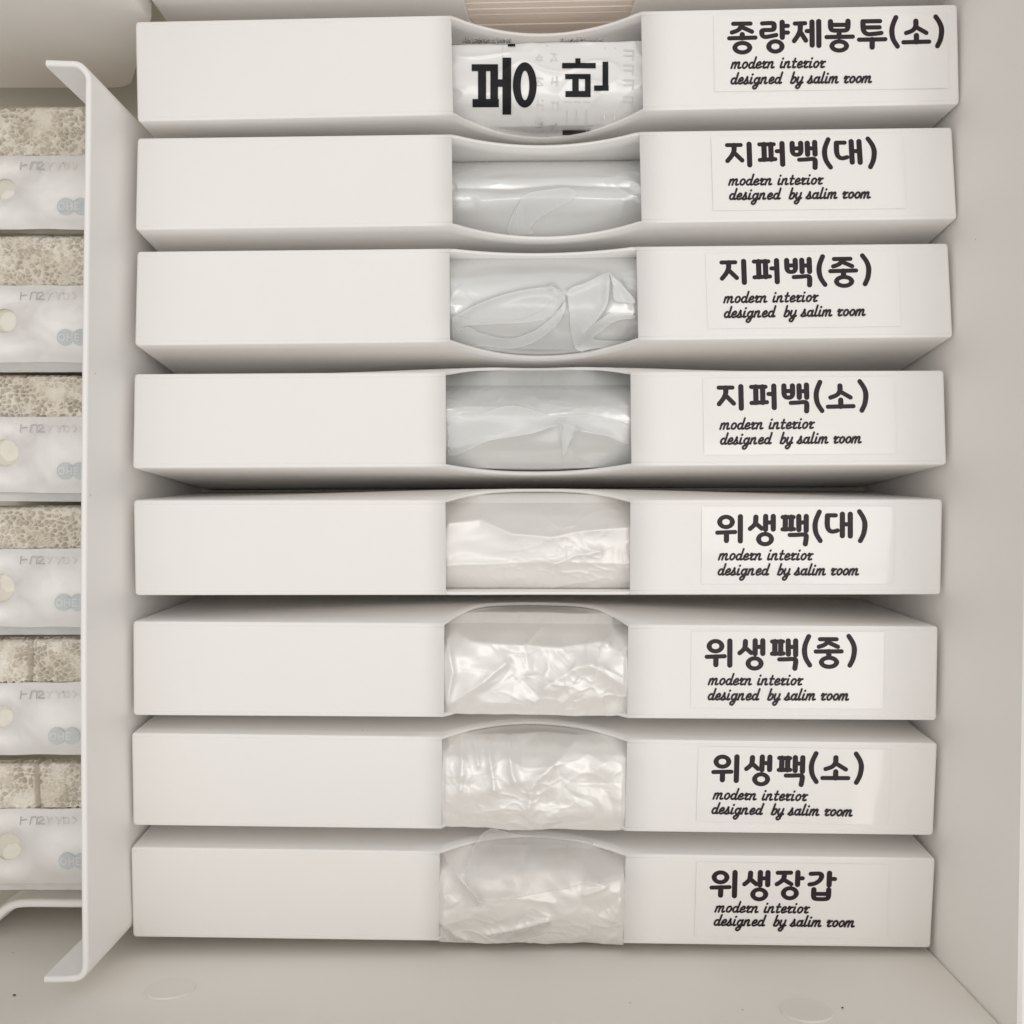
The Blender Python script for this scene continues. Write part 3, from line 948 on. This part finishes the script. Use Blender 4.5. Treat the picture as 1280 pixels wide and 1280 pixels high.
    for (cx, cy) in ((580, 265), (580, 385), (582, 490), (582, 600), (650, 268), (652, 380), (655, 500), (648, 605)):
        ops = [[(-16, -18), (14, -14)], [(-12, 4), (16, 6)], [(12, -22), (12, 22)], [(-10, -16), (-12, 18)], [(-16, 16), (10, 18)], [(-18, 20), (0, -8), (14, 16)]]
        for pts in random.sample(ops, 3): st([(cx + a + random.uniform(-3, 3), cy + c + random.uniform(-3, 3)) for a, c in pts], random.uniform(5, 9))
    st([(618, 215), (616, 640)], 9); st([(408, 215), (408, 265)], 6); st([(345, 240), (350, 640)], 4)
    for x in (890, 938): st([(x, 225), (x - 4, 560)], 6)
    for (cx, cy) in ((1000, 260), (1000, 330), (1000, 400), (998, 480)):
        st([(cx - 20, cy - 24), (cx + 24, cy - 22)], 8); st([(cx - 20, cy), (cx + 22, cy + 2)], 8); st([(cx + 22, cy - 22), (cx + 20, cy + 20)], 8)
    for x in (700, 745, 790): st([(x, 480), (x + 30, 482)], 5); st([(x + 10, 520), (x + 12, 590)], 5)
    iv = [put(x, y, 0.00008 + z) for x, y, z in ink2.v]
    obj('faint_print', iv, ink2.f, M_FAINT, body, False)
printed_bag()

# ------------------------------------------------------------------ sponge packs
def sponge_material():
    m, nt, b = nodes('loofah_sponge')
    t = nt.nodes.new('ShaderNodeTexCoord')
    n = nt.nodes.new('ShaderNodeTexNoise'); n.inputs['Scale'].default_value = 60; n.inputs['Detail'].default_value = 6
    r = nt.nodes.new('ShaderNodeValToRGB')
    r.color_ramp.elements[0].position = .35; r.color_ramp.elements[0].color = (0.70, 0.64, 0.54, 1)
    r.color_ramp.elements[1].position = .65; r.color_ramp.elements[1].color = (0.86, 0.82, 0.74, 1)
    nt.links.new(t.outputs['Object'], n.inputs['Vector']); nt.links.new(n.outputs['Fac'], r.inputs['Fac'])
    nt.links.new(r.outputs['Color'], b.inputs['Base Color'])
    b.inputs['Roughness'].default_value = .8
    return m
M_SP = sponge_material()
PK = [(130, 196, 290, 0.33), (291, 358, 456, 0.33), (466, 521, 617, 0.37), (631, 686, 785, 0.3), (797, 853, 945, 0.25), (951, 1010, 1105, 0.33)]
DS = 0.384
LABP = ['topmost wrapped sponge pack under the beige bin, its paper band punched with a shaded hole',
        'second wrapped sponge pack from the top, its white band punched with a cream hole',
        'third wrapped sponge pack from the top, below a clear strip of film',
        'fourth wrapped sponge pack from the top, its band hole half shaded',
        'fifth wrapped sponge pack from the top, its logo standing furthest left',
        'lowest wrapped sponge pack, just above the white tray rim']
LOGOY = [260, 423, 588, 753, 920, 1075]
LOGOX = [84, 84, 84, 81, 73, 86]
TXY = [209, 371, 535, 700, 868, 1024]
HOLE = [(8, 238, 13), (8, 402, 15), (8, 566, 17), (2, 735, 18), (4, 895, 14), (12, 1057, 17)]
S_PX = DS / F
INNER = [(13, 250, 11), (14, 403, 13), (15, 562, 14), (15, 727, 13), (8, 899, 12), (17, 1066, 12)]
M_HOLESHADE = simple('hole_shade', (0.74, 0.70, 0.61), 0.6)  # shaded part of the hole interior, shade put into the colour
M_HOLELIT = simple('hole_lit', (0.84, 0.81, 0.72), 0.6)  # lit part of the hole interior, light put into the colour
for i, (ya, yb, yc, _) in enumerate(PK):
    org = W(-60, (ya + yc) / 2, DS)
    root = empty('sponge_pack', tuple(org))
    tag(root, LABP[i], 'sponge pack', 'wrapped sponge packs in the left compartment')
    X = lambda px: (px + 60) * S_PX
    Y = lambda py, ya=ya, yc=yc: ((ya + yc) / 2 - py) * S_PX
    seed = i * 13.1
    xa, xb = X(-120), X(146)
    y0, y1 = Y(yb + 6), Y(ya + (0 if i < 1 else 1))
    def zs(x, y, seed=seed, i=i, xg=X((0, 0, 0, 0, 38, 47)[i])):
        gap_ = 0.0
        if i >= 4:                     # two sponges side by side
            gap_ = -0.004 * math.exp(-((x - xg - .0006 * n3(y * 90, seed)) / .0005) ** 2) + (.0009 if x < xg else 0)
        q = Vector((x * 580 + seed + .45 * n3(x * 260, y * 260, seed), y * 580 + .45 * n3(y * 260, x * 260, seed + 4), seed))
        d = noise.voronoi(q)[0]
        e = d[1] - d[0]
        size = 0.55 + 0.9 * n3(x * 110 + seed, y * 110, 5 + seed)
        pore = min(1, max(0, (e - 0.15) / 0.25)) * max(0, min(1, size * 1.7))
        return -0.0028 * pore + gap_ - 0.0004 * n3(x * 900 + seed, y * 900, seed) + 0.0008 * n3(x * 60, y * 60, seed)
    def fn(s, t, xa=xa, xb=xb, y0=y0, y1=y1):
        x = xa + (xb - xa) * s; y = y0 + (y1 - y0) * t
        z = zs(x, y)
        e = min(t, 1 - t)
        if e < .12: z -= 0.003 * (1 - e / .12) ** 2
        return Vector((x, y, z))
    v = []; f = []
    sp = grid('sponge', 300, 100, fn, M_SP, root)
    block('sponge_core', xa, xb, Y(yc) + .0008, y1 - .0006, FLOOR - org.z + .002 if False else -(org.z - FLOOR) + .001, -0.0072, M_SP, root, 0.001)
    # paper band with a punched hole
    bm = bmesh.new()
    hx, hy, hr = HOLE[i]
    zb = lambda x, y, seed=seed: 0.0012 + 0.0003 * fbm(x * 40 + seed, y * 60, seed, 2)
    outer = []
    bx0, bx1 = X(-120), X(146)
    by0, by1 = Y(yc - 2), Y(yb)
    nn = 40
    for k in range(nn): outer.append((bx0 + (bx1 - bx0) * k / nn, by0 + 0.0004 * n3(k * .13, seed)))
    for k in range(8): outer.append((bx1, by0 + (by1 - by0) * k / 8))
    for k in range(nn): outer.append((bx1 + (bx0 - bx1) * k / nn, by1 + 0.0004 * n3(k * .17, seed + 5)))
    for k in range(8): outer.append((bx0, by1 + (by0 - by1) * k / 8))
    hole = [(X(hx) + hr * S_PX * math.cos(2 * math.pi * k / 32), Y(hy) + hr * S_PX * math.sin(2 * math.pi * k / 32)) for k in range(32)]
    ov = [bm.verts.new((x, y, zb(x, y))) for x, y in outer]
    hv = [bm.verts.new((x, y, zb(x, y))) for x, y in hole]
    ed = [bm.edges.new((ov[k], ov[(k + 1) % len(ov)])) for k in range(len(ov))] + [bm.edges.new((hv[k], hv[(k + 1) % 32])) for k in range(32)]
    bmesh.ops.triangle_fill(bm, use_beauty=True, use_dissolve=False, edges=ed)
    bmesh.ops.recalc_face_normals(bm, faces=bm.faces)
    me = bpy.data.meshes.new('paper_band'); bm.to_mesh(me); bm.free()
    band = link_mesh('paper_band', me, M_BAND, root, True, 60)
    md = band.modifiers.new('paper', 'SOLIDIFY'); md.thickness = 0.0003; md.offset = -1
    # painted lit patch inside the hole, over a tan disc for the shaded rest
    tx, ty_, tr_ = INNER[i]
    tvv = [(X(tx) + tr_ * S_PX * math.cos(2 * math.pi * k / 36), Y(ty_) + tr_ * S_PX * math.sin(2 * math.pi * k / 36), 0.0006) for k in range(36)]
    tag_o = obj('hole_inside', tvv, [tuple(range(36))], M_HOLELIT, root, False)
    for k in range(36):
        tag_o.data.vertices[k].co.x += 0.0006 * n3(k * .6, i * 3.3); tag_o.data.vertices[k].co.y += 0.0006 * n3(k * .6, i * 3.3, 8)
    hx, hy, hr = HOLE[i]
    obj('hole_inside', [(X(hx) + (hr + 2) * S_PX * math.cos(2 * math.pi * k / 36), Y(hy) + (hr + 2) * S_PX * math.sin(2 * math.pi * k / 36), 0.0004) for k in range(36)], [tuple(range(36))], M_HOLESHADE, root, False)
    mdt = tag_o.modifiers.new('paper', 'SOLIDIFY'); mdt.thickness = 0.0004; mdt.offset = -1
    if i in (1, 2, 3, 5):
        ysp = [Y(yc + 9), Y(yc - 3)]
        grid('film_edge', 60, 6, lambda s_, t_: Vector((xa + (xb - xa) * s_, ysp[0] + (ysp[1] - ysp[0]) * t_, -0.0012 + 0.0012 * t_ + 0.0005 * n3(s_ * 30, t_ * 2, seed))), M_STRIP, root)
    # mirror-written print and the two-lobed logo
    ink = Ink(); pale = Ink(); logo = Ink(); lt = Ink()
    ty = TXY[i]
    def q(px, py): return (X(px), Y(py))
    wd = 1.3 * S_PX
    for pts in ([(29, -4.5), (28, 5)], [(29, 0), (36, -1)], [(40, 5), (42, -4)], [(42, -4), (47, -4.5), (49, -2), (48, 5)],
                [(50, -3.5), (55, -4.5), (57, -1.5), (52, 2), (50, 4.5)], [(50, 4.5), (58, 4.5)]):
        ink.stroke([q(a, ty + c) for a, c in pts], wd)
    for k, pts in enumerate(([(61, -4), (64, 0), (68, -4)], [(64, 0), (63, 5)], [(72, -4), (76, 0), (80, -4)], [(76, 0), (75, 5)], [(82, -3), (88, -3), (88, 4), (82, 4), (82, -3)], [(93, -4), (98, 0), (94, 4)])):
        pale.stroke([q(a, ty + c) for a, c in pts], wd)
    lx, ly = LOGOX[i], LOGOY[i]
    for k, cx in enumerate((lx, lx + 18.5)):
        logo.poly([q(cx + 10.5 * math.cos(2 * math.pi * a / 28), ly + 10.5 * math.sin(2 * math.pi * a / 28)) for a in range(28)])
    lt.stroke([q(lx - 4.5 + 3.6 * math.cos(2 * math.pi * a / 16), ly + 4 * math.sin(2 * math.pi * a / 16)) for a in range(16)], 1.8 * S_PX, True)
    for pts in ([(2.5, -4), (2.5, 4)], [(8.5, -4), (8.5, 4)], [(2.5, 0), (8.5, 0)], [(12, -4), (12, 4)], [(12, -4), (17, -4)], [(12, 0), (16, 0)], [(12, 4), (17, 4)]):
        lt.stroke([q(lx + a, ly + c) for a, c in pts], 1.8 * S_PX)
    for nm, k_, mt, dz in (('band_print', ink, M_GREY, .0001), ('band_print', pale, M_PALE, .00012), ('logo_print', logo, M_LOGO, .0001), ('logo_lettering', lt, M_LOGOT, .0002)):
        vv = []
        for (x, y, z) in k_.v: vv.append((min(x, bx1 - .0001), y, 0.0016 + dz + z))
        obj(nm, vv, k_.f, mt, band, False)
    # clear wrap, crumpled, over sponge and band
    def fw(s, t, xa=xa, xb=xb, yb=yb, ya=ya, seed=seed):
        x = xa + (xb - xa) * s; y = Y(yb + 3) + (Y(ya + 1) - Y(yb + 3)) * t
        z = 0.0004 + 0.0009 * fbm(x * 60 + seed, y * 90, seed, 3) + 0.0006 * abs(n3(x * 150, y * 150, seed))
        e = min(t, 1 - t)
        if e < .06: z -= 0.004 * (1 - e / .06) ** 2
        return Vector((x, y, z))
    grid('film_wrap', 110, 40, fw, M_FILM2, root)
    def fb(s, t, xa=xa, xb=xb, yb=yb, yc=yc, seed=seed):
        x = xa + (xb - xa) * s; y = Y(yc - 1) + (Y(yb - 1) - Y(yc - 1)) * t
        return Vector((x, y, 0.0028 + 0.0007 * fbm(x * 50 + seed, y * 70, seed, 3) + 0.0005 * (1 - abs(n3(x * 130, y * 170, seed))) ** 6))
    grid('film_wrap', 110, 50, fb, M_FILM3, root)
    root.rotation_euler = (0, 0, random.uniform(-.008, .008))
